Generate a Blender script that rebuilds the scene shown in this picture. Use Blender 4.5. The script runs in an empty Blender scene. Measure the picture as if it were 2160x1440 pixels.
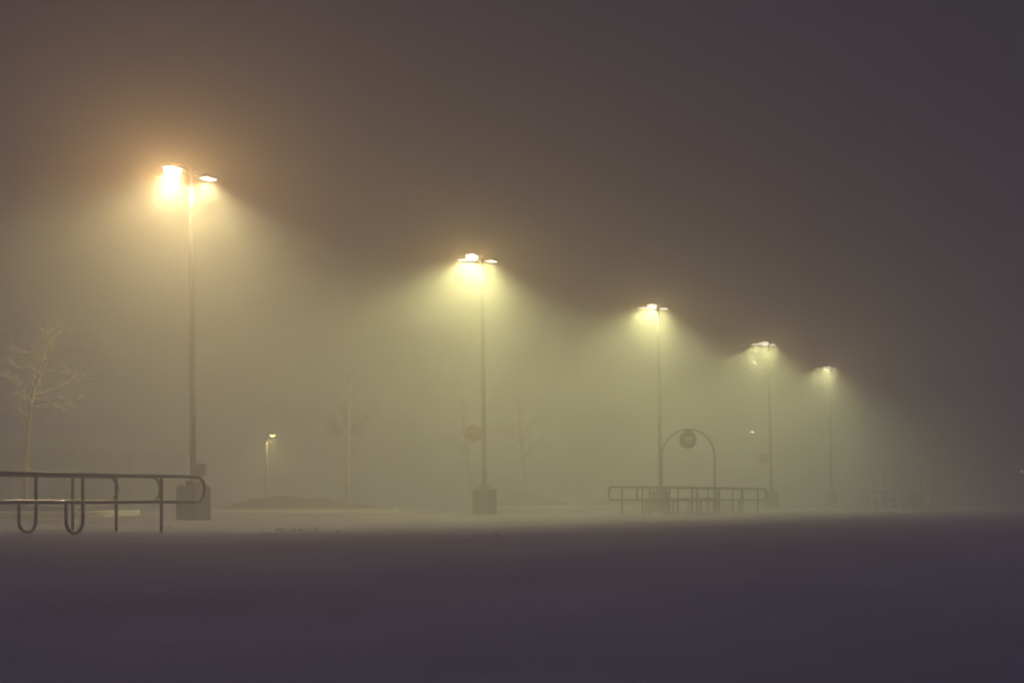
import bpy, math, random
from mathutils import Vector, Matrix, noise

# ------------------------------------------------------------------ camera, world, light, exposure
sc = bpy.context.scene
COL = sc.collection
CAM_H = 0.715
F_PX, HORIZON = 3000.0, 1045.0           # 50 mm lens on a 36 mm sensor, level camera with a rise

cam = bpy.data.cameras.new('camera')
cam.lens, cam.sensor_width = 50.0, 36.0
cam.shift_y = (HORIZON - 720.0) / 2160.0
cam.clip_start, cam.clip_end = 0.1, 2000.0
cam_o = bpy.data.objects.new('camera', cam)
cam_o.location = (0, 0, CAM_H)
cam_o.rotation_euler = (math.radians(90), 0, 0)
COL.objects.link(cam_o)
sc.camera = cam_o

world = bpy.data.worlds.new('World')
sc.world = world
world.use_nodes = True
bg = world.node_tree.nodes['Background']
bg.inputs['Color'].default_value = (0.38, 0.34, 0.66, 1)   # violet night overcast, lit by the town below it
bg.inputs['Strength'].default_value = 0.012

sun = bpy.data.lights.new('night_sky_fill', 'SUN')     # very soft fill from the overcast sky, added to lift the dark ground
sun.energy = 1.02
sun.angle = math.radians(70)
sun.color = (0.80, 0.69, 1.0)
sun_o = bpy.data.objects.new('night_sky_fill', sun)
sun_o.rotation_euler = (math.radians(-8), 0, 0)
COL.objects.link(sun_o)

vs = sc.view_settings
vs.view_transform = 'Standard'
vs.look = 'None'
vs.exposure = 0.0
vs.gamma = 1.0
vs.use_curve_mapping = False
sc.render.engine = 'CYCLES'
cy = sc.cycles
cy.use_denoising = True
cy.denoiser = 'OPENIMAGEDENOISE'
cy.max_bounces = 6
cy.diffuse_bounces = 1
cy.glossy_bounces = 1
cy.volume_bounces = 1
cy.transparent_max_bounces = 8
cy.sample_clamp_indirect = 3.0
cy.use_adaptive_sampling = False
cy.filter_width = 2.0                # the photograph is a little soft

FOG_DENSITY = 0.024
FOG_COLOR = (0.96, 0.95, 0.95)
FOG_G = 0.76
LAMP_W = 1200.0
GLOW_W = 500.0

# ------------------------------------------------------------------ helpers
TH = math.radians(62.3)
U = Vector((math.cos(TH), math.sin(TH), 0))      # along the lamp row, away from the camera to the right
N = Vector((math.sin(TH), -math.cos(TH), 0))     # across it, towards the camera's right


def gz(x):
    return -0.004 * max(-40.0, min(60.0, x))


def at(px, d):
    """ground point seen in column px of the photograph at d metres"""
    x = (px - 1080.0) / F_PX * d
    return Vector((x, d, gz(x)))


class MB:
    def __init__(self):
        self.v, self.f = [], []

    def add(self, verts, faces):
        o = len(self.v)
        self.v += [tuple(p) for p in verts]
        self.f += [tuple(i + o for i in f) for f in faces]
        return self

    def box(self, lo, hi, m=None, bevel=0.0):
        x0, y0, z0 = lo
        x1, y1, z1 = hi
        if bevel:
            b = bevel
            prof = [(x0 + b, y0), (x1 - b, y0), (x1, y0 + b), (x1, y1 - b), (x1 - b, y1), (x0 + b, y1), (x0, y1 - b), (x0, y0 + b)]
            cx, cy_ = (x0 + x1) / 2, (y0 + y1) / 2
            kx, ky = 1 - 2 * b / (x1 - x0), 1 - 2 * b / (y1 - y0)
            rings = []
            for z, s in ((z0, 1), (z0 + b, 0), (z1 - b, 0), (z1, 1)):
                rings.append([((cx + (p[0] - cx) * kx) if s else p[0], (cy_ + (p[1] - cy_) * ky) if s else p[1], z) for p in prof])
            vv = [p for r in rings for p in r]
            ff = [tuple(range(7, -1, -1)), tuple(range(24, 32))]
            for r in range(3):
                for i in range(8):
                    j = (i + 1) % 8
                    ff.append((r * 8 + i, r * 8 + j, r * 8 + 8 + j, r * 8 + 8 + i))
        else:
            vv = [(x0, y0, z0), (x1, y0, z0), (x1, y1, z0), (x0, y1, z0), (x0, y0, z1), (x1, y0, z1), (x1, y1, z1), (x0, y1, z1)]
            ff = [(3, 2, 1, 0), (4, 5, 6, 7), (0, 1, 5, 4), (1, 2, 6, 5), (2, 3, 7, 6), (3, 0, 4, 7)]
        if m is not None:
            vv = [m @ Vector(p) for p in vv]
        return self.add(vv, ff)

    def tube(self, pts, r, seg=10, closed=False, caps=True):
        pts = [Vector(p) for p in pts]
        n = len(pts)
        rr = r if isinstance(r, (list, tuple)) else [r] * n
        tans = []
        for i in range(n):
            if closed:
                t = pts[(i + 1) % n] - pts[i - 1]
            else:
                t = pts[min(i + 1, n - 1)] - pts[max(i - 1, 0)]
            tans.append(t.normalized())
        t0 = tans[0]
        ref = Vector((0, 0, 1)) if abs(t0.z) < 0.9 else Vector((1, 0, 0))
        a = (ref - t0 * ref.dot(t0)).normalized()
        vv = []
        for i in range(n):
            t = tans[i]
            a = (a - t * a.dot(t)).normalized()
            b = t.cross(a)
            for k in range(seg):
                an = 2 * math.pi * k / seg
                vv.append(pts[i] + (a * math.cos(an) + b * math.sin(an)) * rr[i])
        ff = []
        for i in range(n if closed else n - 1):
            j = (i + 1) % n
            for k in range(seg):
                k2 = (k + 1) % seg
                ff.append((i * seg + k, i * seg + k2, j * seg + k2, j * seg + k))
        if caps and not closed:
            ff.append(tuple(range(seg - 1, -1, -1)))
            ff.append(tuple(range((n - 1) * seg, n * seg)))
        return self.add(vv, ff)

    def prism(self, outline, z0, z1):
        n = len(outline)
        vv = [(p[0], p[1], z0) for p in outline] + [(p[0], p[1], z1) for p in outline]
        ff = [tuple(range(n - 1, -1, -1)), tuple(range(n, 2 * n))]
        for i in range(n):
            j = (i + 1) % n
            ff.append((i, j, n + j, n + i))
        return self.add(vv, ff)

    def mesh(self, name, mat, smooth=False):
        me = bpy.data.meshes.new(name)
        me.from_pydata(self.v, [], self.f)
        me.update()
        if mat:
            me.materials.append(mat)
        if smooth:
            me.polygons.foreach_set('use_smooth', [True] * len(me.polygons))
        return me

    def build(self, name, mat, parent=None, smooth=False):
        return put(name, self.mesh(name, mat, smooth), parent)


def put(name, me, parent=None):
    o = bpy.data.objects.new(name, me)
    COL.objects.link(o)
    if parent:
        o.parent = parent
    return o


def tag(o, label=None, cat=None, group=None, kind=None):
    if label:
        o['label'] = label
    if cat:
        o['category'] = cat
    if group:
        o['group'] = group
    if kind:
        o['kind'] = kind
    return o


def thing(name, loc, rz, label, cat, group=None):
    o = bpy.data.objects.new(name, None)
    o.empty_display_size = 0.2
    o.location = loc
    o.rotation_euler = (0, 0, rz)
    COL.objects.link(o)
    return tag(o, label, cat, group)


def arc(c, r, a0, a1, n, f):
    return [f(c[0] + r * math.cos(a0 + (a1 - a0) * i / n), c[1] + r * math.sin(a0 + (a1 - a0) * i / n)) for i in range(n + 1)]


# ------------------------------------------------------------------ materials
def mat(name, color, rough=0.6, metal=0.0, spec=0.5, var=0.25, scale=6.0, bump=0.0, bump_scale=40.0, color2=None, emit=None, emit_s=0.0):
    m = bpy.data.materials.new(name)
    m.use_nodes = True
    nt = m.node_tree
    b = nt.nodes['Principled BSDF']
    b.inputs['Roughness'].default_value = rough
    b.inputs['Metallic'].default_value = metal
    b.inputs['Specular IOR Level'].default_value = spec
    tc = nt.nodes.new('ShaderNodeTexCoord')
    nz = nt.nodes.new('ShaderNodeTexNoise')
    nz.inputs['Scale'].default_value = scale
    nz.inputs['Detail'].default_value = 5
    nt.links.new(tc.outputs['Object'], nz.inputs['Vector'])
    rp = nt.nodes.new('ShaderNodeValToRGB')
    c2 = color2 or tuple(min(1, c * (1 + var)) for c in color)
    c1 = tuple(c * (1 - var) for c in color) if color2 is None else color
    rp.color_ramp.elements[0].position, rp.color_ramp.elements[1].position = 0.35, 0.68
    rp.color_ramp.elements[0].color = (*c1, 1)
    rp.color_ramp.elements[1].color = (*c2, 1)
    nt.links.new(nz.outputs['Fac'], rp.inputs['Fac'])
    nt.links.new(rp.outputs['Color'], b.inputs['Base Color'])
    if bump:
        n2 = nt.nodes.new('ShaderNodeTexNoise')
        n2.inputs['Scale'].default_value = bump_scale
        n2.inputs['Detail'].default_value = 6
        nt.links.new(tc.outputs['Object'], n2.inputs['Vector'])
        bp = nt.nodes.new('ShaderNodeBump')
        bp.inputs['Strength'].default_value = bump
        bp.inputs['Distance'].default_value = 0.012
        nt.links.new(n2.outputs['Fac'], bp.inputs['Height'])
        nt.links.new(bp.outputs['Normal'], b.inputs['Normal'])
    if emit:
        b.inputs['Emission Color'].default_value = (*emit, 1)
        b.inputs['Emission Strength'].default_value = emit_s
    return m


def asphalt_mat():
    m = mat('asphalt', (0.122, 0.116, 0.132), rough=0.85, spec=0.12, var=0.12, scale=0.35, bump=0.5, bump_scale=55.0)
    nt = m.node_tree
    b = nt.nodes['Principled BSDF']
    base = b.inputs['Base Color'].links[0].from_socket
    tc = nt.nodes.new('ShaderNodeTexCoord')
    mp = nt.nodes.new('ShaderNodeMapping')          # wheel-polished and patched lanes run along the rows
    mp.inputs['Rotation'].default_value = (0, 0, -TH)
    mp2 = nt.nodes.new('ShaderNodeMapping')
    mp2.inputs['Scale'].default_value = (0.025, 0.34, 1)
    nt.links.new(tc.outputs['Object'], mp.inputs['Vector'])
    nt.links.new(mp.outputs['Vector'], mp2.inputs['Vector'])
    nz = nt.nodes.new('ShaderNodeTexNoise')
    nz.inputs['Scale'].default_value = 1.0
    nz.inputs['Detail'].default_value = 4
    nt.links.new(mp2.outputs['Vector'], nz.inputs['Vector'])
    rp = nt.nodes.new('ShaderNodeValToRGB')
    rp.color_ramp.elements[0].position, rp.color_ramp.elements[1].position = 0.38, 0.64
    rp.color_ramp.elements[0].color = (0.84, 0.84, 0.84, 1)
    rp.color_ramp.elements[1].color = (1.14, 1.14, 1.13, 1)
    nt.links.new(nz.outputs['Fac'], rp.inputs['Fac'])
    fine = nt.nodes.new('ShaderNodeTexNoise')       # aggregate
    fine.inputs['Scale'].default_value = 90.0
    fine.inputs['Detail'].default_value = 2
    nt.links.new(tc.outputs['Object'], fine.inputs['Vector'])
    rf = nt.nodes.new('ShaderNodeMapRange')
    rf.inputs['To Min'].default_value, rf.inputs['To Max'].default_value = 0.7, 1.3
    nt.links.new(fine.outputs['Fac'], rf.inputs['Value'])
    mx = nt.nodes.new('ShaderNodeMix')
    mx.data_type, mx.blend_type = 'RGBA', 'MULTIPLY'
    mx.inputs['Factor'].default_value = 1.0
    nt.links.new(base, mx.inputs['A'])
    nt.links.new(rp.outputs['Color'], mx.inputs['B'])
    mx2 = nt.nodes.new('ShaderNodeMix')
    mx2.data_type, mx2.blend_type = 'RGBA', 'MULTIPLY'
    mx2.inputs['Factor'].default_value = 1.0
    nt.links.new(mx.outputs['Result'], mx2.inputs['A'])
    nt.links.new(rf.outputs['Result'], mx2.inputs['B'])
    vo = nt.nodes.new('ShaderNodeTexVoronoi')       # sealed cracks
    vo.feature = 'DISTANCE_TO_EDGE'
    vo.inputs['Scale'].default_value = 0.22
    wob = nt.nodes.new('ShaderNodeTexNoise')
    wob.inputs['Scale'].default_value = 0.9
    wob.inputs['Detail'].default_value = 4
    nt.links.new(tc.outputs['Object'], wob.inputs['Vector'])
    vs_ = nt.nodes.new('ShaderNodeVectorMath')
    vs_.operation = 'MULTIPLY_ADD'
    vs_.inputs[1].default_value = (1.6, 1.6, 0)
    nt.links.new(wob.outputs['Color'], vs_.inputs[0])
    nt.links.new(tc.outputs['Object'], vs_.inputs[2])
    nt.links.new(vs_.outputs[0], vo.inputs['Vector'])
    cr = nt.nodes.new('ShaderNodeMapRange')
    cr.inputs['From Min'].default_value, cr.inputs['From Max'].default_value = 0.004, 0.016
    cr.inputs['To Min'].default_value, cr.inputs['To Max'].default_value = 0.9, 1.0
    nt.links.new(vo.outputs['Distance'], cr.inputs['Value'])
    st = nt.nodes.new('ShaderNodeTexNoise')         # oil spots
    st.inputs['Scale'].default_value = 0.7
    st.inputs['Detail'].default_value = 3
    nt.links.new(tc.outputs['Object'], st.inputs['Vector'])
    sr = nt.nodes.new('ShaderNodeMapRange')
    sr.inputs['From Min'].default_value, sr.inputs['From Max'].default_value = 0.60, 0.72
    sr.inputs['To Min'].default_value, sr.inputs['To Max'].default_value = 1.0, 0.86
    nt.links.new(st.outputs['Fac'], sr.inputs['Value'])
    mu = nt.nodes.new('ShaderNodeMath')
    mu.operation = 'MULTIPLY'
    nt.links.new(cr.outputs['Result'], mu.inputs[0])
    nt.links.new(sr.outputs['Result'], mu.inputs[1])
    mx3 = nt.nodes.new('ShaderNodeMix')
    mx3.data_type, mx3.blend_type = 'RGBA', 'MULTIPLY'
    mx3.inputs['Factor'].default_value = 1.0
    nt.links.new(mx2.outputs['Result'], mx3.inputs['A'])
    nt.links.new(mu.outputs[0], mx3.inputs['B'])
    nt.links.new(mx3.outputs['Result'], b.inputs['Base Color'])
    return m


M = {
    'asphalt': asphalt_mat(),
    'paint': mat('worn_line_paint', (0.24, 0.235, 0.21), 0.8, color2=(0.46, 0.45, 0.40), scale=9, spec=0.2),
    'concrete': mat('concrete', (0.30, 0.28, 0.25), 0.85, var=0.22, scale=5, bump=0.4, bump_scale=30, spec=0.2),
    'base': mat('base_concrete', (0.075, 0.07, 0.065), 0.85, var=0.25, scale=4, bump=0.4, bump_scale=30, spec=0.2),
    'kerb': mat('kerb_concrete', (0.44, 0.42, 0.35), 0.85, var=0.2, scale=3, bump=0.3, bump_scale=25, spec=0.2),
    'mulch': mat('mulch', (0.022, 0.017, 0.013), 0.95, color2=(0.045, 0.036, 0.026), scale=14, bump=0.8, bump_scale=18, spec=0.1),
    'pole': mat('pole_paint', (0.032, 0.03, 0.027), 0.6, var=0.12, scale=4, spec=0.4),
    'head': mat('fixture_paint', (0.14, 0.13, 0.11), 0.6, var=0.1, spec=0.4),
    'rail': mat('galvanised_rail', (0.055, 0.05, 0.05), 0.36, metal=0.5, var=0.25, scale=7, spec=0.6),
    'disc': mat('sign_enamel', (0.03, 0.026, 0.028), 0.5, var=0.1, spec=0.4),
    'symbol': mat('symbol_white', (0.42, 0.40, 0.37), 0.6, var=0.08),
    'red': mat('sign_red', (0.22, 0.04, 0.03), 0.5, var=0.1, spec=0.4),
    'white': mat('sign_white', (0.34, 0.32, 0.28), 0.5, var=0.06),
    'back': mat('sign_bracket_metal', (0.16, 0.15, 0.14), 0.5, metal=0.5, var=0.1),
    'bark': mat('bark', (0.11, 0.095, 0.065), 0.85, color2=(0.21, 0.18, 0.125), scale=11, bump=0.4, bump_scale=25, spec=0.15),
    'lit_bark': mat('lit_bark', (0.27, 0.24, 0.16), 0.85, color2=(0.46, 0.41, 0.27), scale=11, bump=0.4, bump_scale=25, spec=0.15),  # bark for the left crown, lamplight put into the colour
    'wall': mat('wall_render', (0.10, 0.085, 0.08), 0.9, var=0.15, scale=0.8, spec=0.15),
    'fascia': mat('fascia_panel', (0.22, 0.20, 0.18), 0.8, var=0.1, scale=1.2, spec=0.2),
    'pier': mat('pier_block', (0.17, 0.15, 0.14), 0.9, var=0.15, scale=2, spec=0.15),
    'glass': mat('shop_glass', (0.02, 0.02, 0.022), 0.08, var=0.05),
    'frame': mat('window_frame', (0.06, 0.055, 0.055), 0.5, metal=0.5, var=0.1),
    'cart': mat('cart_plastic', (0.42, 0.035, 0.03), 0.45, var=0.1, spec=0.4),
    'tyre': mat('caster_rubber', (0.02, 0.02, 0.02), 0.7, var=0.1),
    'leaf': mat('dead_leaf', (0.06, 0.04, 0.02), 0.7, color2=(0.13, 0.09, 0.04), scale=20),
    'leafy': mat('yellow_leaf', (0.40, 0.26, 0.05), 0.6, color2=(0.55, 0.38, 0.08), scale=20),
    'stone': mat('pale_stone', (0.42, 0.40, 0.37), 0.6, var=0.2, scale=20),
    'paper': mat('litter_paper', (0.75, 0.73, 0.68), 0.6, var=0.06),
    'wrap': mat('litter_orange', (0.45, 0.11, 0.06), 0.5, var=0.1),
    'foil': mat('litter_foil', (0.8, 0.8, 0.78), 0.15, metal=1.0, var=0.05),
}


def lens_mat(name, color, strength):
    return mat(name, (0.8, 0.78, 0.7), 0.3, var=0.03, emit=color, emit_s=strength)


# ------------------------------------------------------------------ parking lot
mb = MB()
xs = [-420, -40, 60, 480]
ys = [-60, 20, 60, 120, 560]
mb.add([(x, y, gz(x)) for y in ys for x in xs],
       [(j * 4 + i, j * 4 + i + 1, j * 4 + i + 5, j * 4 + i + 4) for j in range(4) for i in range(3)])
lot = mb.build('parking_lot', M['asphalt'])
tag(lot, kind='structure')
LANE0 = Vector((-6.1, 28.1, 0))


def ground_strip(a, b, w, mat_, dz=0.004, seed=0):
    """worn painted strip lying on the asphalt, ragged along its edges"""
    rnd = random.Random(seed)
    n = max(2, int((b - a).length / 0.35))
    d = (b - a).normalized()
    s = Vector((d.y, -d.x, 0))
    vv, ff = [], []
    for i in range(n + 1):
        p = a + (b - a) * (i / n)
        for k in (-1, 1):
            q = p + s * k * (w / 2) * rnd.uniform(0.72, 1.08)
            vv.append((q.x, q.y, gz(q.x) + dz))
    for i in range(n):
        if rnd.random() < 0.93:
            ff.append((2 * i, 2 * i + 1, 2 * i + 3, 2 * i + 2))
    return MB().add(vv, ff).build('painted_line', mat_, lot)


k = 0
for row_off, length in ((-2.0, 6.4), (-20.5, 6.4), (19.0, 6.4), (33.0, 6.4)):
    for i in range(-4, 6):
        a = LANE0 + N * (i * 2.85 + 1.6) + U * (row_off - 4.0)
        if a.y < 14 or a.y > 95 or (a.y < 45 and a.x > -2.5):
            continue
        k += 1
        ground_strip(a, a + U * length, 0.11, M['paint'], seed=k)


# ------------------------------------------------------------------ planting islands
def rounded(cx, cy_, wx, wy, r, rot, n=7):
    out = []
    for qx, qy, a in ((1, 1, 0), (-1, 1, 90), (-1, -1, 180), (1, -1, 270)):
        for i in range(n + 1):
            an = math.radians(a + 90 * i / n)
            out.append((qx * (wx / 2 - r) + r * math.cos(an), qy * (wy / 2 - r) + r * math.sin(an)))
    c, s = math.cos(rot), math.sin(rot)
    return [(cx + x * c - y * s, cy_ + x * s + y * c) for x, y in out]


def island(c, wx, wy, rot, mounds, label, seed):
    t = thing('planting_island', (c.x, c.y, gz(c.x)), rot, label, 'island', 'kerbed planting islands')
    outer = rounded(0, 0, wx, wy, 0.9, 0)
    inner = rounded(0, 0, wx - 0.32, wy - 0.32, 0.76, 0)
    n = len(outer)
    vv = [(x, y, -0.1) for x, y in outer] + [(x * 0.999, y * 0.999, 0.13) for x, y in outer]
    o2 = rounded(0, 0, wx - 0.05, wy - 0.05, 0.88, 0)
    vv += [(x, y, 0.155) for x, y in o2] + [(x, y, 0.155) for x, y in inner] + [(x, y, 0.02) for x, y in inner]
    ff = []
    for r in range(4):
        for i in range(n):
            j = (i + 1) % n
            ff.append((r * n + i, r * n + j, r * n + n + j, r * n + n + i))
    MB().add(vv, ff).build('kerb', M['kerb'], t)
    # mulch bed: a lumpy surface inside the kerb, heaped round the trees
    nx, ny = int(wx / 0.22), int(wy / 0.25)
    vv, ff = [], []
    for j in range(ny + 1):
        for i in range(nx + 1):
            a, b = -1 + 2 * i / nx, -1 + 2 * j / ny
            x, y = a * (wx / 2 - 0.2), b * (wy / 2 - 0.2)
            edge = max(0.0, min(1.0, 4.0 * (1 - max(abs(a), abs(b)))))
            z = 0.10
            for mx_, my_, mr, mh in mounds:
                d2 = ((x - mx_) / mr) ** 2 + ((y - my_) / (wy * 0.36)) ** 2
                z += mh * math.exp(-d2 * 1.4) * edge
            z += edge * 0.09 * noise.noise(Vector((x * 2.1, y * 2.1, seed)))+ edge * 0.06 * noise.noise(Vector((x * 6, y * 6, seed + 5)))
            vv.append((x, y, z))
    for j in range(ny):
        for i in range(nx):
            q = j * (nx + 1) + i
            ff.append((q, q + 1, q + nx + 2, q + nx + 1))
    MB().add(vv, ff).build('mulch_bed', M['mulch'], t, smooth=True)
    return t


island(Vector((-20.6, 46.2, 0)), 16.0, 5.6, math.radians(1), [(3, 0, 4, 0.28)], 'kerbed island behind the near corral rails at the left edge', 1)
island(Vector((-8.7, 59.0, 0)), 7.9, 5.6, math.radians(3), [(-1.3, 0, 2.2, 0.44), (1.0, 0.3, 2.6, 0.30)], 'kerbed island with mulch mound right of the nearest lamp post', 2)
island(Vector((0.5, 82.3, 0)), 6.8, 6.0, math.radians(-1), [(0.2, 0, 2.6, 0.7)], 'kerbed island behind the second lamp post with two leaning trees', 3)
island(Vector((8.0, 91.5, 0)), 8.2, 5.2, math.radians(2), [(-1, 0, 3, 0.4)], 'kerbed island far behind the arched cart corral', 4)


# ------------------------------------------------------------------ parking lot lamps
LAMP_H = 9.70
BASE_H = 0.95
LAMPS = [  # column, distance, lean, light colour, power factor
    (408.0, 39.7, -0.5, (1.0, 0.87, 0.42), 0.76, 2.1),
    (1022.0, 53.7, -0.7, (1.0, 0.99, 0.42), 1.0, 1.3),
    (1393.5, 67.3, -0.8, (0.97, 1.0, 0.43), 1.0, 1.15),
    (1627.0, 83.2, -1.0, (0.95, 1.0, 0.44), 1.0, 1.15),
    (1753.5, 98.9, -0.5, (0.93, 1.0, 0.45), 1.0, 1.15),
]
LABELS = [
    'nearest and tallest looking lamp post with the largest glow, beside the corral rails',
    'second nearest lamp post, with a reddish round sign, left of the picture centre',
    'third lamp post, standing right behind the arched cart corral',
    'fourth lamp post, with a small round sign, right of the arched corral',
    'farthest and faintest lamp post of the glowing row, its foot lost in fog',
]


def pole_radius(z):
    return 0.092 - 0.040 * (z / (LAMP_H - BASE_H))


pole_mb = MB()
hs = [0, 0.6, 1.5, 3, 4.5, 6, 7.5, LAMP_H - BASE_H + 0.12]
pole_mb.tube([(0, 0, z) for z in hs], [pole_radius(z) for z in hs], 20)
pole_me = pole_mb.mesh('pole', M['pole'], smooth=True)
base_me = MB().box((-0.35, -0.35, -0.3), (0.35, 0.35, BASE_H), bevel=0.035).mesh('concrete_base', M['base'])
cover_me = MB().box((-0.17, -0.17, 0), (0.17, 0.17, 0.15), bevel=0.03).mesh('base_cover', M['pole'])
bolt_me = MB().tube([(0, 0, -0.02), (0, 0, 0.05)], 0.016, 8).mesh('anchor_bolt', M['rail'])
hand_me = MB().box((-0.05, -0.101, -0.09), (0.05, -0.086, 0.09), bevel=0.006).mesh('hand_hole_cover', M['pole'])
cap_me = MB().box((-0.075, -0.075, 0), (0.075, 0.075, 0.05), bevel=0.015).mesh('pole_cap', M['head'])
arm_me = MB().box((0.0, -0.03, -0.045), (0.46, 0.03, 0.03), bevel=0.012).mesh('arm', M['head'])
# shoebox head: sloping top, flat underside with a recess for the lens
hm = MB()
prof = [(0.44, -0.07, 0.21), (0.44, 0.015, 0.19), (0.52, 0.03, 0.21), (0.96, 0.02, 0.21), (1.06, -0.03, 0.19), (1.06, -0.07, 0.21)]
vv = [(x, -w, z) for x, z, w in prof] + [(x, w, z) for x, z, w in prof]
n = len(prof)
ff = [tuple(range(n)), tuple(range(2 * n - 1, n - 1, -1))]
for i in range(n - 1):
    ff.append((i, i + n, i + 1 + n, i + 1))
hm.add(vv, ff)
rim = [(0.44, -0.21), (1.06, -0.21), (1.06, 0.21), (0.44, 0.21)]
inn = [(0.50, -0.17), (1.00, -0.17), (1.00, 0.17), (0.50, 0.17)]
hm.add([(x, y, -0.07) for x, y in rim] + [(x, y, -0.075) for x, y in inn] + [(x, y, -0.045) for x, y in inn],
       [(0, 1, 5, 4), (1, 2, 6, 5), (2, 3, 7, 6), (3, 0, 4, 7), (4, 5, 9, 8), (5, 6, 10, 9), (6, 7, 11, 10), (7, 4, 8, 11)])
head_me = hm.mesh('lamp_head', M['head'])


def lens_mesh(m, sag=0.05):
    vv, ff = [], []
    for j in range(9):
        for i in range(10):
            a, b = -1 + 2 * i / 9, -1 + 2 * j / 8
            vv.append((0.75 + a * 0.248, b * 0.168, -0.052 - sag * math.sqrt(max(0.0, (1 - a ** 4) * (1 - b ** 4)))))
    for j in range(8):
        for i in range(9):
            q = j * 10 + i
            ff.append((q, q + 10, q + 11, q + 1))
    return MB().add(vv, ff).mesh('lens', m, smooth=True)


def spot_data(name, color, watts, half, blend, radius=0.12, batwing=0.0):
    l = bpy.data.lights.new(name, 'SPOT')
    l.energy = watts
    l.color = color
    l.spot_size = math.radians(2 * half)
    l.spot_blend = blend
    l.shadow_soft_size = radius
    if batwing:                                   # street-light optics: stronger towards the rim of the beam than straight down
        l.use_nodes = True
        nt = l.node_tree
        em = [n_ for n_ in nt.nodes if n_.type == 'EMISSION'][0]
        tc = nt.nodes.new('ShaderNodeTexCoord')
        sx = nt.nodes.new('ShaderNodeSeparateXYZ')
        ab = nt.nodes.new('ShaderNodeMath')
        ab.operation = 'ABSOLUTE'
        pw_ = nt.nodes.new('ShaderNodeMath')
        pw_.operation = 'POWER'
        pw_.inputs[1].default_value = -batwing
        mn = nt.nodes.new('ShaderNodeMath')
        mn.operation = 'MINIMUM'
        mn.inputs[1].default_value = 14.0
        nt.links.new(tc.outputs['Normal'], sx.inputs[0])
        nt.links.new(sx.outputs['Z'], ab.inputs[0])
        nt.links.new(ab.outputs[0], pw_.inputs[0])
        nt.links.new(pw_.outputs[0], mn.inputs[0])
        nt.links.new(mn.outputs[0], em.inputs['Strength'])
    return l


HEADS = [  # azimuth from the row direction, tilt of the beam outwards, half angle, power
    (180.0, 6.0, 75.0, 0.48),      # back along the row, towards the viewer
    (0.0, 8.0, 76.0, 1.15),        # on along the row
    (90.0, 0.0, 74.0, 0.75),       # away across the lot
]
for i, (px, d, lean, colr, pw, gw) in enumerate(LAMPS):
    g = at(px, d)
    t = thing('lamp_post', g, TH, LABELS[i], 'lamp post', 'lamp posts in a receding row')
    put('concrete_base', base_me, t)
    cv = put('base_cover', cover_me, t)
    cv.location = (0, 0, BASE_H)
    for bx_, by_ in ((1, 1), (-1, 1), (-1, -1), (1, -1)):
        bo = put('anchor_bolt', bolt_me, t)
        bo.location = (bx_ * 0.235, by_ * 0.235, BASE_H)
    p = put('pole', pole_me, t)
    hh = put('hand_hole_cover', hand_me, p)
    hh.location = (0, 0, 0.55)
    p.location = (0, 0, BASE_H - 0.02)
    tilt = Matrix.Rotation(-TH, 4, 'Z') @ Matrix.Rotation(math.radians(lean), 4, 'Y') @ Matrix.Rotation(TH, 4, 'Z')
    p.rotation_euler = tilt.to_euler()
    top = p.location + tilt.to_3x3() @ Vector((0, 0, LAMP_H - BASE_H))
    cp = put('pole_cap', cap_me, t)
    cp.location = top + Vector((0, 0, 0.12))
    gm = lens_mat('lens_glow', (1.0, 0.95, 0.76), 6.0)
    lm = lens_mesh(gm)
    lm_glare = lens_mesh(gm, 0.22)  # lens deepened to imitate the ball of glare on the viewer-side head
    for az, tl, half, hp in HEADS:
        h = put('lamp_head', head_me, t)
        h.location = top + Vector((0, 0, 0.05))
        h.rotation_euler = (0, 0, math.radians(az))
        put('arm', arm_me, h)
        put('lens', lm_glare if az == 180.0 else lm, h)
        s = bpy.data.objects.new('lamp_light', spot_data('lamp_light', colr, LAMP_W * pw * hp * ((0.42 if az == 90.0 else 0.8 if az == 180.0 else 1.3) if i == 0 else 1.0), half + 1.5, 0.42, radius=0.05, batwing=2.3))
        COL.objects.link(s)
        s.parent = h
        s.location = (0.75, 0, -0.31 if az == 180.0 else -0.16)
        aim = Vector((math.cos(math.radians(az)) * math.sin(math.radians(tl)), math.sin(math.radians(az)) * math.sin(math.radians(tl)) + (0.28 if az != 90.0 else 0.0), -math.cos(math.radians(tl))))
        aim = Matrix.Rotation(math.radians(-az), 3, 'Z') @ aim      # shields turn the beams off the side facing the viewer
        s.rotation_euler = aim.to_track_quat('-Z', 'Y').to_euler()
        if az == 180.0:      # second light added to this head to spread a halo through the fog
            fl = spot_data('halo_light', (colr[0], colr[1] * 0.68, colr[2] * 0.50), GLOW_W * gw, 90.0, 0.12, 0.10)
            s2 = bpy.data.objects.new('halo_light', fl)
            COL.objects.link(s2)
            s2.parent = h
            s2.location = (0.75, 0, -0.38)
            s2.rotation_euler = (0, math.radians(-7), 0)


# ------------------------------------------------------------------ small things fixed to the posts
def ring_pts(r, n=28):
    return [(r * math.cos(2 * math.pi * i / n), r * math.sin(2 * math.pi * i / n)) for i in range(n)]


UPR = Matrix.Rotation(math.radians(90), 4, 'X')


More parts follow.
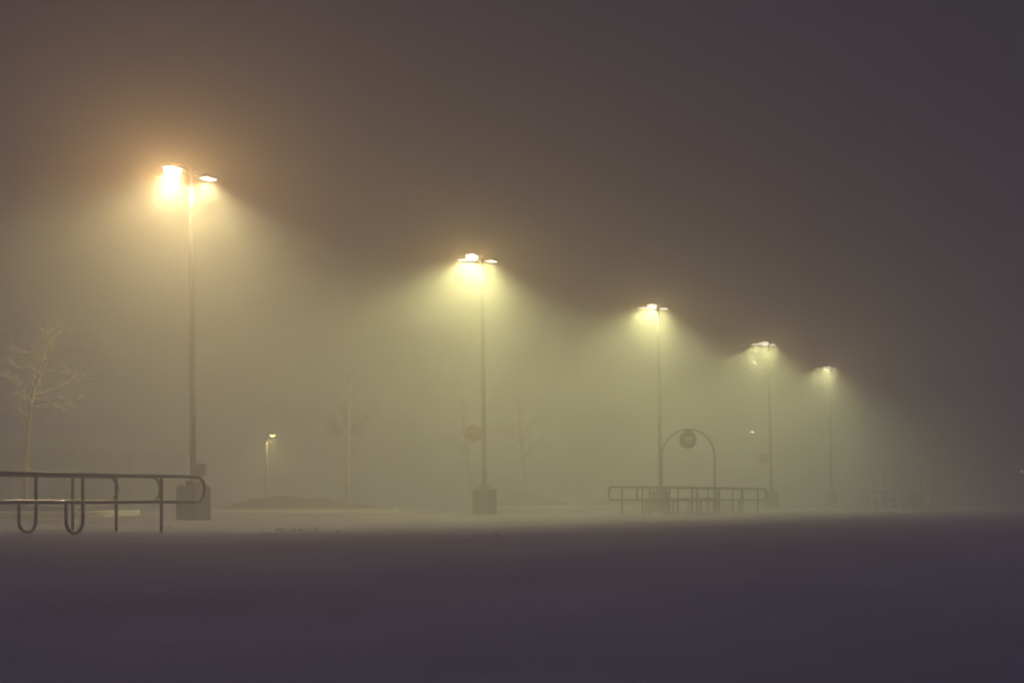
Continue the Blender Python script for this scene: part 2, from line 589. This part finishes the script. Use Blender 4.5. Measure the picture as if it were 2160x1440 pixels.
def round_sign(i, z, label):
    """red disc with a pale bar, held out to the left of lamp i"""
    px, d = LAMPS[i][0], LAMPS[i][1]
    g = at(px, d)
    t = thing('round_sign', (g.x, g.y, g.z + z), math.radians(-18), label, 'sign', 'round signs on the lamp posts')
    mb = MB()
    mb.prism(ring_pts(0.32), 0, 0.012)
    mb.v = [tuple(UPR @ Vector(p) + Vector((-0.41, -0.10, 0))) for p in mb.v]
    dsc = mb.build('sign_disc', M['red'], t)
    mb = MB().box((-0.41 - 0.235, -0.1175, 0.03), (-0.41 + 0.235, -0.1125, 0.145))
    mb.build('pale_bar', M['white'], dsc)
    MB().box((-0.30, -0.085, -0.20), (-0.06, -0.055, -0.15)).build('bracket', M['back'], t)
    MB().box((-0.30, -0.085, 0.15), (-0.06, -0.055, 0.20)).build('bracket', M['back'], t)
    MB().box((-0.13, -0.09, -0.24), (-0.09, -0.02, 0.24)).build('mounting_plate', M['back'], t)
    return t


round_sign(1, 3.06, 'reddish round sign with pale bar on the second lamp post')
round_sign(3, 2.98, 'small faint round sign on the fourth lamp post')

g = at(408, 39.7)
t = thing('control_box', (g.x + 0.21, g.y - 0.02, g.z + 1.24), math.radians(0), 'dark square box fixed to the nearest lamp post above its base', 'box')
MB().box((-0.13, -0.09, 0), (0.14, 0.09, 0.34), bevel=0.012).build('housing', M['head'], t)
MB().box((-0.105, -0.104, 0.025), (0.115, -0.0905, 0.315), bevel=0.004).build('door', M['back'], t)
MB().box((0.07, -0.118, 0.15), (0.09, -0.105, 0.20)).build('latch', M['rail'], t)

g = at(1022, 53.7)
t = thing('paper_cup', (g.x + 0.24, g.y - 0.16, g.z + BASE_H + 0.002), 0.3, 'small white paper cup left on the concrete base of the second post', 'cup')
mb = MB()
rr = [(0.026, 0), (0.037, 0.105)]
seg = 14
vv = [(r * math.cos(2 * math.pi * k / seg) + z * 0.12 * 0, r * math.sin(2 * math.pi * k / seg), z) for r, z in rr for k in range(seg)]
ff = [(k, (k + 1) % seg, seg + (k + 1) % seg, seg + k) for k in range(seg)] + [tuple(range(seg - 1, -1, -1))]
MB().add(vv, ff).build('cup_wall', M['paper'], t, smooth=True)
MB().tube([(0.037 * math.cos(2 * math.pi * k / seg), 0.037 * math.sin(2 * math.pi * k / seg), 0.105) for k in range(seg)], 0.004, 6, closed=True).build('cup_rim', M['paper'], t)

# ------------------------------------------------------------------ cart corrals
RAIL_W = 1.138
POST, LEG1, LEG2 = 1.245, 3.29, 3.69
Z_LOW, Z_TOP = 0.572, 1.062
TUBE = 0.032


def loop_mesh(L):
    """long loop: top rail and lower rail joined by rounded ends, in local x/z"""
    r = (Z_TOP - Z_LOW) / 2 - 0.002
    f = lambda x, z: (x, 0, z)
    pts = []
    pts += arc((L - r, Z_LOW + r), r, -math.pi / 2, 0, 8, f)
    pts += arc((L - r, Z_TOP - r), r, 0, math.pi / 2, 8, f)
    for q in range(1, 8):
        pts.append((L - r - (L - 2 * r) * q / 8, 0, Z_TOP))
    pts += arc((r, Z_TOP - r), r, math.pi / 2, math.pi, 8, f)
    pts += arc((r, Z_LOW + r), r, math.pi, 1.5 * math.pi, 8, f)
    for q in range(1, 8):
        pts.append((r + (L - 2 * r) * q / 8, 0, Z_LOW))
    return MB().tube(pts, TUBE, 12, closed=True).mesh('guard_rail', M['rail'], smooth=True)


def u_leg_mesh(mirror=False):
    w = LEG2 - LEG1
    r = w / 2
    f = lambda x, z: (x, 0.0, z)
    pts = [(0, 0.0, Z_TOP - 0.02)]
    pts += [(0, 0, 0.72), (0, 0, 0.4), (0, 0, r + 0.03)]
    pts += arc((r, r + 0.03), r, math.pi, 2 * math.pi, 14, f)[1:]
    pts += [(w, 0, 0.4), (w, 0, Z_LOW - 0.01)]      # the inner side of the hairpin stops at the lower rail
    if mirror:
        pts = [(w - x, y, z) for x, y, z in pts]
    return MB().tube(pts, TUBE * 0.97, 10).mesh('hairpin_leg', M['rail'], smooth=True)


post_me = MB().tube([(0, 0, -0.05), (0, 0, 0.5), (0, 0, Z_TOP - 0.02)], TUBE * 0.97, 10).mesh('post', M['rail'], smooth=True)
leg_me, leg_me_m = u_leg_mesh(), u_leg_mesh(True)


def cart_symbol(parent, y):
    """pale trolley pictogram on the disc"""
    mb = MB()

    def poly(pts, k=0.0):
        n = len(pts)
        mb.add([(x, y - 0.004 - k, z) for x, z in pts] + [(x, y + 0.0 - k, z) for x, z in pts],
               [tuple(range(n)), tuple(range(2 * n - 1, n - 1, -1))] + [(i, i + n, (i + 1) % n + n, (i + 1) % n) for i in range(n)])
    poly([(-0.20, 0.135), (-0.12, 0.135), (-0.115, 0.10), (-0.20, 0.10)])
    poly([(-0.13, 0.10), (0.20, 0.10), (0.165, -0.02), (-0.10, -0.02)], 0.001)
    poly([(-0.105, -0.02), (-0.075, -0.02), (-0.06, -0.10), (-0.09, -0.10)], 0.002)
    poly([(-0.085, -0.07), (0.16, -0.07), (0.16, -0.10), (-0.085, -0.10)], 0.003)
    for cx in (-0.05, 0.12):
        poly([(cx + 0.036 * math.cos(q * math.pi / 6), -0.145 + 0.036 * math.sin(q * math.pi / 6)) for q in range(12)], 0.001)
    return mb.build('cart_symbol', M['symbol'], parent)


def corral(base, L, label, arch_top=None, only=None, arch_at=0.5, legs=None):
    """base: ground point at the start of the left rail; rails run along U, lanes are side by side along N"""
    t = thing('cart_corral', (base.x, base.y, gz(base.x)), TH, label, 'cart corral', 'tubular cart corrals')
    lm = loop_mesh(L)
    slope_u = (gz(base.x + U.x * 5) - gz(base.x)) / 5
    slope_n = (gz(base.x + N.x * 5) - gz(base.x)) / 5
    for k in range(3):
        rl = put('guard_rail', lm, t)
        rl.location = (0, -k * RAIL_W, slope_n * k * RAIL_W)
        rl.rotation_euler = (0, -math.atan(slope_u), 0)
        for x in (POST, L / 2 - 0.2, L - POST):
            q = put('post', post_me, rl)
            q.location = (x, 0, 0)
        for x, me_ in ((LEG1, leg_me), (L - LEG2, leg_me_m)):
            q = put('hairpin_leg', me_, rl)
            q.location = (x, 0, 0)
    if arch_top:
        # hoop over both lanes with a foot bar on the ground and a stop bar above it
        W = 2 * RAIL_W
        r = W / 2
        f = lambda y, z: (L * arch_at, y, z)
        rc = 0.16
        pts = arc((-r, arch_top - r), r, 0, math.pi, 26, f)
        pts += [(L * arch_at, -W, 1.2)]
        pts += arc((-W + rc, 0.03 + rc), rc, math.pi, 1.5 * math.pi, 6, f)
        pts += arc((-rc, 0.03 + rc), rc, -0.5 * math.pi, 0, 6, f)
        pts += [(L * arch_at, 0, 1.2)]
        a = MB().tube(pts, 0.029, 10, closed=True).build('arch', M['rail'], t, smooth=True)
        a.location = (0, 0, slope_u * L * arch_at)
        b = MB().tube([(L * arch_at, -0.03, 0.63), (L * arch_at, -W / 2, 0.63), (L * arch_at, -W + 0.03, 0.63)], 0.026, 10).build('stop_bar', M['rail'], t, smooth=True)
        b.location = (0, 0, slope_u * L * arch_at)
        # hanging disc facing back along the row
        R = 0.36
        mb = MB().prism(ring_pts(R, 40), -0.015, 0.015)
        rot = Matrix.Rotation(math.radians(90), 4, 'X')
        mb.v = [tuple(rot @ Vector(p)) for p in mb.v]
        dsc = mb.build('sign_disc', M['disc'], t)
        dsc.location = (L * arch_at, -r, arch_top - R - 0.06 + slope_u * L * arch_at)
        dsc.rotation_euler = (0, 0, math.radians(-90))
        cart_symbol(dsc, -0.0155)
        MB().box((-0.15, -0.02, R - 0.06), (0.15, 0.02, R + 0.075), bevel=0.008).build('hanger', M['disc'], dsc)
    return t


S11 = 1.1
L_C = 12.07
near_end = Vector((-6.08, 28.12, 0))                      # far right end of the nearest rail of the near corral
b0 = near_end - U * L_C - N * (2 * RAIL_W)
corral(b0, L_C, 'nearest cart corral, thick dark tubular rails running off the left edge')
corral(Vector((3.62, 53.2, 0)), L_C, 'cart corral with tall arch and round trolley sign, right of centre', arch_top=3.42, arch_at=0.44)
far_b = at(1818, 83.0)
corral(far_b, L_C, 'faint distant cart corral with arch, almost lost in fog at the right', arch_top=3.15, arch_at=0.44)


# ------------------------------------------------------------------ red trolleys in the far corral
def cart_proto():
    parts = []
    # basket: tapered lattice of bars
    mb = MB()
    x0, x1 = 0.0, 0.86
    zt0, zt1, zb0, zb1 = 0.98, 0.90, 0.56, 0.62
    w0, w1 = 0.27, 0.22

    def P(u, v, s):
        zt = zt0 + (zt1 - zt0) * u
        zb = zb0 + (zb1 - zb0) * u
        w = (w0 + (w1 - w0) * u) * (0.86 + 0.14 * v)
        return (x0 + (x1 - x0) * u + (0.05 * v if u > 0.99 else 0), s * w, zb + (zt - zb) * v)
    for s in (-1, 1):
        for v in (0, 0.2, 0.4, 0.6, 0.8, 1):
            mb.tube([P(0, v, s), P(1, v, s)], 0.012 if v in (0, 1) else 0.006, 5)
        for q in range(11):
            mb.tube([P(q / 10, 0, s), P(q / 10, 1, s)], 0.006, 4)
    for u in (0, 1):
        for v in (0, 0.2, 0.4, 0.6, 0.8, 1):
            mb.tube([P(u, v, -1), P(u, v, 1)], 0.012 if v in (0, 1) else 0.006, 5)
        for q in range(1, 6):
            a, b = Vector(P(u, 0, -1)), Vector(P(u, 0, 1))
            c, e = Vector(P(u, 1, -1)), Vector(P(u, 1, 1))
            mb.tube([a.lerp(b, q / 6), c.lerp(e, q / 6)], 0.006, 4)
    for q in range(1, 11):
        mb.tube([P(q / 11, 0, -1), P(q / 11, 0, 1)], 0.006, 4)
    parts.append(('basket', mb.mesh('basket', M['cart'])))
    fr = MB()
    for s in (-1, 1):
        fr.tube([(0.02, s * 0.27, 1.0), (0.03, s * 0.27, 0.6), (0.10, s * 0.27, 0.2), (0.95, s * 0.21, 0.16)], 0.014, 6)
        fr.tube([(0.55, s * 0.24, 0.18), (0.06, s * 0.26, 0.56)], 0.012, 6)
    fr.tube([(0.10, -0.27, 0.2), (0.10, 0.27, 0.2)], 0.012, 6).tube([(0.93, -0.21, 0.16), (0.93, 0.21, 0.16)], 0.012, 6)
    parts.append(('frame', fr.mesh('frame', M['rail'])))
    parts.append(('handle', MB().tube([(0.0, -0.27, 0.99), (-0.09, -0.27, 1.03), (-0.10, 0.0, 1.035), (-0.09, 0.27, 1.03), (0.0, 0.27, 0.99)], 0.018, 8).mesh('handle', M['cart'])))
    parts.append(('child_seat', MB().box((0.03, -0.24, 0.72), (0.06, 0.24, 0.96)).box((0.06, -0.22, 0.72), (0.24, 0.22, 0.74)).mesh('child_seat', M['cart'])))
    wh = MB().tube([(0, -0.016, 0), (0, 0.016, 0)], 0.062, 14).box((-0.012, -0.026, 0.0), (0.012, -0.018, 0.14)).box((-0.012, 0.018, 0.0), (0.012, 0.026, 0.14))
    wm = wh.mesh('caster', M['tyre'])
    for x, s, w in ((0.12, -1, 0.25), (0.12, 1, 0.25), (0.9, -1, 0.2), (0.9, 1, 0.2)):
        parts.append(('caster', wm, (x, s * w, 0.062)))
    return parts


cparts = cart_proto()
CART_LABELS = ['red shopping trolley, foremost of the nested row in the distant corral',
               'red shopping trolley, second of the nested row in the distant corral',
               'red shopping trolley, third of the nested row in the distant corral',
               'red shopping trolley, last of the nested row in the distant corral']
lane = far_b + N * (RAIL_W * 1.5) + U * 5.4
for i in range(4):
    p = lane + U * (0.30 * i)
    t = thing('shopping_cart', (p.x, p.y, gz(p.x)), TH, CART_LABELS[i], 'shopping trolley', 'red trolleys in the distant corral')
    for pr in cparts:
        o = put(pr[0], pr[1], t)
        if len(pr) > 2:
            o.location = pr[2]


# ------------------------------------------------------------------ bare trees
def grow(mb, p, d, length, r, level, rnd, maxl, up=0.12, rmin=0.0035):
    n = 5
    pts, rad = [p.copy()], [r]
    q = p.copy()
    dd = d.normalized()
    for i in range(n):
        dd = (dd + Vector((rnd.gauss(0, .13), rnd.gauss(0, .13), rnd.gauss(0, .09) + up * 0.25))).normalized()
        q = q + dd * (length / n)
        pts.append(q.copy())
        rad.append(max(rmin, r * (1 - 0.62 * (i + 1) / n)))
    mb.tube(pts, rad, 5 if level < 2 else 4, caps=False)
    if level >= maxl:
        return
    kids = rnd.randint(4, 6) if level < maxl - 1 else rnd.randint(3, 5)
    for k in range(kids):
        t = rnd.uniform(0.3, 1.0)
        i = min(n - 1, int(t * n))
        b = pts[i].lerp(pts[i + 1], t * n - i)
        az = rnd.uniform(0, 2 * math.pi)
        side = Vector((math.cos(az), math.sin(az), rnd.uniform(-0.15, 0.35)))
        nd = (dd * 0.75 + side).normalized()
        grow(mb, b, nd, length * rnd.uniform(0.42, 0.66), rad[i] * 0.6, level + 1, rnd, maxl, up, rmin)


def tree(base, stem, stems, label, seed, r0, maxl=2, twig=1.0, crown='bark', thick=1.0):
    """stem: trunk path in metres from the base; stems: hand-placed leaders and limbs, each a path"""
    rnd = random.Random(seed)
    t = thing('bare_tree', base, 0, label, 'tree', 'bare trees on the islands')
    V = lambda p: Vector((p[0], p[1] if len(p) > 2 else 0.0, p[-1]))

    def smooth_path(ps, sub=4):
        out = []
        for i in range(len(ps) - 1):
            for s in range(sub):
                q = ps[i].lerp(ps[i + 1], s / sub)
                out.append(q + Vector((rnd.gauss(0, .012), rnd.gauss(0, .012), 0)))
        out.append(ps[-1])
        return out
    ps = smooth_path([V(p) for p in stem])
    tot = len(ps) - 1
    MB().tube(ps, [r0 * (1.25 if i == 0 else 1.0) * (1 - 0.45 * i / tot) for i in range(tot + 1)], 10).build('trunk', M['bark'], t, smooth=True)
    mb = MB()
    for path, ra in stems:
        pp = smooth_path([V(p) for p in path])
        m = len(pp) - 1
        rad = [max(0.009 * thick, ra * (1 - 0.75 * i / m)) for i in range(m + 1)]
        mb.tube(pp, rad, 6, caps=False)
        ln = sum((pp[i + 1] - pp[i]).length for i in range(m))
        for i in range(1, m + 1):
            if rnd.random() < 0.85 or i == m:
                for _ in range(2 if i > m * 0.4 else 1):
                    az = rnd.uniform(0, 2 * math.pi)
                    dirn = (pp[i] - pp[i - 1]).normalized() * 0.7 + Vector((math.cos(az), math.sin(az), rnd.uniform(-0.2, 0.45)))
                    grow(mb, pp[i], dirn, twig * rnd.uniform(0.45, 1.0) * (0.7 + 0.06 * ln), max(0.007 * thick, rad[i] * 0.5), 1, rnd, maxl, 0.12, 0.0035 * thick)
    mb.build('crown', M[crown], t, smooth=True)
    return t


# left tree, shaped after its silhouette (offsets in metres from its foot)
s_ = 1 / 62.5
TX, TD = 52.0, 48.0


def q_(px, py, dy=0.0):
    return ((px - TX) * s_, dy, (1082 - py) * s_)


tree(at(TX, TD) + Vector((0, 0, 0.12)), [q_(52, 1090), q_(54, 1000), q_(58, 930), q_(62, 890), q_(66, 850)],
     [([q_(61, 895), q_(48, 878, .3), q_(28, 866, .5), q_(2, 872, .7), q_(-20, 880, .8)], .035),
      ([q_(66, 850), q_(58, 838, -.2), q_(52, 824, -.3), q_(46, 808, -.4), q_(20, 800, -.5)], .04),
      ([q_(66, 850), q_(70, 832), q_(74, 818), q_(80, 790), q_(88, 765), q_(98, 735), q_(103, 712), q_(110, 694)], .06),
      ([q_(74, 815), q_(86, 802, -.2), q_(96, 784, -.3), q_(104, 768, -.4), q_(116, 750, -.4), q_(124, 728, -.4), q_(132, 697, -.5)], .045),
      ([q_(68, 836), q_(86, 830, .3), q_(106, 820, .5), q_(122, 812, .6), q_(138, 800, .8)], .03),
      ([q_(64, 868), q_(84, 856, -.3), q_(110, 852, -.6), q_(132, 862, -.7), q_(150, 868, -.8), q_(182, 849, -.9)], .03),
      ([q_(96, 786), q_(118, 785, .2), q_(140, 786, .3), q_(168, 797, .5)], .024),
      ([q_(80, 790), q_(62, 782, .3), q_(40, 778, .4), q_(14, 768, .6)], .026),
      ([q_(90, 758), q_(74, 748, -.2), q_(56, 752, -.3), q_(40, 744, -.3)], .02),
      ([q_(104, 712), q_(94, 702, .1), q_(80, 690, .1)], .018)],
     'bare branching tree at the left edge behind the corral rails', 11, 0.115, maxl=2, twig=0.62, crown='lit_bark', thick=1.35)


def simple_tree(px, d, foot_z, lean, trunk_h, H, r0, label, seed):
    rnd = random.Random(seed)
    b = at(px, d) + Vector((0, 0, foot_z))
    stem = [(0, 0, -0.1), (lean * 0.35, 0, trunk_h * 0.35), (lean * 0.7 + rnd.gauss(0, .04), 0, trunk_h * 0.7), (lean, 0, trunk_h)]
    stems = []
    top = Vector((lean, 0, trunk_h))
    stems.append(([tuple(top), (lean * 1.15, 0.05, trunk_h + (H - trunk_h) * .4), (lean * 1.3 + .08, 0, trunk_h + (H - trunk_h) * .75), (lean * 1.4, .1, H)], r0 * .5))
    for k in range(13):
        t = rnd.uniform(0.66, 1.0)
        s = Vector((lean * t, 0, trunk_h * t))
        az = k * 2.4 + rnd.uniform(-.3, .3)
        ln = rnd.uniform(0.5, 1.5) * H / 5.5
        e = Vector((math.cos(az), math.sin(az), rnd.uniform(.35, 1.0))) * ln
        m1 = s + e * .5 + Vector((0, 0, -.08))
        stems.append(([tuple(s), tuple(m1), tuple(s + e)], r0 * .19))
    return tree(b, stem, stems, label, seed, r0, maxl=2, twig=0.6)


simple_tree(733, 59.5, 0.34, 0.03, 3.1, 5.4, 0.10, 'faint bare tree with pale crooked trunk between first and second posts', 22)
simple_tree(996, 83.0, 0.70, -0.42, 3.3, 5.6, 0.11, 'slim leaning trunk just left of the second lamp post base', 23)
simple_tree(1113, 82.0, 0.62, -0.40, 3.4, 5.8, 0.11, 'slim bare tree leaning left, right of the second lamp post', 24)


# ------------------------------------------------------------------ low building at the left
p0 = Vector((-29.4, 81.7, 0)) - U * 30
BL = 46.0
t = thing('store_building', (p0.x, p0.y, gz(p0.x)), TH, 'long low dark building in the fog behind the left tree', 'building')
MB().box((0, 0, -0.5), (BL, 14, 4.0)).build('wall', M['wall'], t)
MB().box((-0.25, -0.35, 3.35), (BL + 0.25, -0.003, 4.22)).build('fascia', M['fascia'], t)
MB().box((-0.25, -0.003, 4.003), (BL + 0.25, 14.2, 4.18)).build('roof', M['fascia'], t)
for k in range(13):
    x = 1.0 + k * 5.0
    if x > BL - 0.6:
        break
    MB().box((x - 0.45, -0.30, -0.4), (x + 0.45, 0.0 - 0.002, 3.347)).build('pier', M['pier'], t)
for k in range(12):
    x = 3.5 + k * 5.0
    if x > BL - 2:
        break
    w = MB().box((x - 1.75, -0.06, 0.35), (x + 1.75, -0.004, 2.75)).build('window', M['frame'], t)
    for j in range(3):
        a = x - 1.68 + j * 1.14
        MB().box((a, -0.075, 0.42), (a + 1.06, -0.062, 2.68)).build('pane', M['glass'], w)


# ------------------------------------------------------------------ smaller far lamps
def far_lamp(px, py, d, colr, watts, glow, label, arm_dx, r=0.05, lensw=0.17):
    g = at(px - arm_dx * F_PX / d, d)
    H = CAM_H + (HORIZON - py) / F_PX * d - g.z
    t = thing('street_lamp', g, 0, label, 'street lamp', 'small lamps far off in the fog')
    MB().tube([(0, 0, -0.2), (0, 0, H * .5), (0, 0, H + 0.15)], [r * 1.4, r * 1.15, r], 10).build('pole', M['pole'], t, smooth=True)
    MB().box((-0.12, -0.12, -0.1), (0.12, 0.12, 0.35), bevel=0.02).build('base_cover', M['pole'], t)
    s = 1 if arm_dx > 0 else -1
    a = abs(arm_dx)
    MB().tube([(0, 0, H + 0.08), (s * a * .5, 0, H + 0.13), (s * (a - 0.1), 0, H + 0.10)], 0.025, 8).build('arm', M['head'], t, smooth=True)
    h = MB().box((s * a - 0.24, -0.15, H + 0.03), (s * a + 0.24, 0.15, H + 0.16), bevel=0.03).build('lamp_head', M['head'], t)
    vv, ff = [], []
    for j in range(5):
        for i in range(6):
            u_, v_ = -1 + 2 * i / 5, -1 + 2 * j / 4
            vv.append((s * a + u_ * lensw, v_ * 0.12, H + 0.026 - 0.11 * (1 - u_ * u_) * (1 - v_ * v_)))
    for j in range(4):
        for i in range(5):
            q = j * 6 + i
            ff.append((q, q + 6, q + 7, q + 1))
    MB().add(vv, ff).build('lens', lens_mat('far_lens_glow', colr, glow), h, smooth=True)
    l = bpy.data.objects.new('lamp_light', spot_data('lamp_light', colr, watts, 84, 0.6, 0.06))
    COL.objects.link(l)
    l.parent = h
    l.location = (s * a, 0, H - 0.14)
    return t


far_lamp(575, 918, 80.0, (1.0, 0.80, 0.28), 1100.0, 16.0, 'small warm yellow lamp on a thin post behind the mulch mound', 0.34)
far_lamp(1586, 911, 185.0, (1.0, 0.98, 0.6), 900.0, 260.0, 'tiny white lamp just above the arched corral, far off', 0.5, lensw=0.26)
far_lamp(1790, 942, 215.0, (1.0, 0.98, 0.6), 900.0, 2200.0, 'tiny white lamp far off below the last glowing post', 0.5, lensw=0.34)
far_lamp(2155, 993, 150.0, (1.0, 0.95, 0.85), 30.0, 110.0, 'tiny faint lamp at the right edge of the picture', 0.3, lensw=0.1)


# ------------------------------------------------------------------ litter and leaves on the asphalt
def leaf(px, py, size, material, label, name, cat, seed, curl=0.5, group=None):
    rnd = random.Random(seed)
    d = CAM_H * F_PX / (py - HORIZON)
    g = at(px, d)
    n = 6
    vv, ff = [], []
    for i in range(n + 1):
        u_ = -1 + 2 * i / n
        w = max(0.06, (1 - u_ * u_)) * 0.55
        for k in (-1, 0, 1):
            z = curl * (u_ * u_ * 0.6 + abs(k) * 0.35 * w) + rnd.uniform(0, 0.05)
            vv.append((u_ * size, k * w * size, z * size + 0.006))
    for i in range(n):
        for k in (0, 1):
            q = i * 3 + k
            ff.append((q, q + 3, q + 4, q + 1))
    m2 = MB().add(vv, ff)
    nv = len(m2.v)
    m2.add([(x, y, z - 0.002) for x, y, z in m2.v], [tuple(reversed(f)) for f in ff])
    o = m2.build(name, material, smooth=True)
    o.location = g
    o.rotation_euler = (rnd.uniform(-.2, .2), rnd.uniform(-.2, .2), rnd.uniform(0, 6.28))
    return tag(o, label, cat, group)


def pebble(px, py, r, material, label, seed, name='pebble', cat='pebble', group=None):
    rnd = random.Random(seed)
    d = CAM_H * F_PX / (py - HORIZON)
    g = at(px, d)
    vv, ff = [], []
    seg, rings = 9, 6
    for j in range(rings + 1):
        ph = math.pi * j / rings
        for k_ in range(seg):
            a = 2 * math.pi * k_ / seg
            v = Vector((math.sin(ph) * math.cos(a) * 1.25, math.sin(ph) * math.sin(a), math.cos(ph) * 0.75))
            v *= r * (1 + 0.22 * noise.noise(v * 1.7 + Vector((seed, 0, 0))))
            vv.append((v.x, v.y, v.z + r * 0.62))
    for j in range(rings):
        for k_ in range(seg):
            ff.append((j * seg + k_, j * seg + (k_ + 1) % seg, (j + 1) * seg + (k_ + 1) % seg, (j + 1) * seg + k_))
    o = MB().add(vv, ff).build(name, material, smooth=True)
    o.location = g
    o.rotation_euler = (0, 0, rnd.uniform(0, 6))
    return tag(o, label, cat, group)


leaf(357, 1117, 0.055, M['leaf'], 'dark curled leaf standing up beside the last corral post', 'dead_leaf', 'leaf', 3, curl=1.6)
for k, (px, py, s) in enumerate([(552, 1119, .05), (583, 1121, .06), (594, 1121, .07), (604, 1122, .05), (622, 1121, .055), (634, 1121, .065), (640, 1119.5, .05), (668, 1119.5, .07), (712, 1123.5, .06), (318, 1117, .06)]):
    leaf(px, py, s, M['leaf'], {318: 'flat dead leaf on the asphalt left of the last corral post', 712: 'rightmost dead leaf, lying apart from the scatter'}.get(px, 'dark dead leaf in the small scatter on the asphalt'), 'dead_leaf', 'leaf', 40 + k, curl=0.7 + 0.1 * (k % 3), group='dead leaves scattered on the asphalt')
for k, (px, py, s, lab) in enumerate([(563, 1124.5, .022, 'leftmost pale pebble among the dead leaves'), (587, 1121, .018, 'middle pale pebble among the dead leaves'), (613.5, 1122.5, .024, 'rightmost pale pebble among the dead leaves')]):
    pebble(px, py, s, M['foil'] if k == 9 else M['stone'], lab, 60 + k, group='pale pebbles among the leaves')
pebble(363, 1127.5, .020, M['foil'], 'left of two crumpled foil scraps below the last corral post', 71, 'foil_scrap', 'litter', 'foil scraps')
pebble(366.8, 1127, .018, M['foil'], 'right of two crumpled foil scraps below the last corral post', 72, 'foil_scrap', 'litter', 'foil scraps')
leaf(1047, 1129, .07, M['wrap'], 'small orange wrapper lying on the dark asphalt near the centre', 'candy_wrapper', 'litter', 80, curl=0.4)
leaf(1685, 1084, .11, M['leafy'], 'yellow upturned leaf right of the arched corral', 'yellow_leaf', 'leaf', 81, curl=1.3)

# ------------------------------------------------------------------ fog
fm = bpy.data.materials.new('fog')
fm.use_nodes = True
nt = fm.node_tree
for nd in list(nt.nodes):
    if nd.type != 'OUTPUT_MATERIAL':
        nt.nodes.remove(nd)
out = [nd for nd in nt.nodes if nd.type == 'OUTPUT_MATERIAL'][0]
pv = nt.nodes.new('ShaderNodeVolumePrincipled')
pv.inputs['Color'].default_value = (*FOG_COLOR, 1)
pv.inputs['Density'].default_value = FOG_DENSITY
pv.inputs['Anisotropy'].default_value = FOG_G
nt.links.new(pv.outputs['Volume'], out.inputs['Volume'])
hz = MB().box((-424, -64, -1.3), (484, 564, 10.6)).build('haze', fm)
tag(hz, kind='stuff')
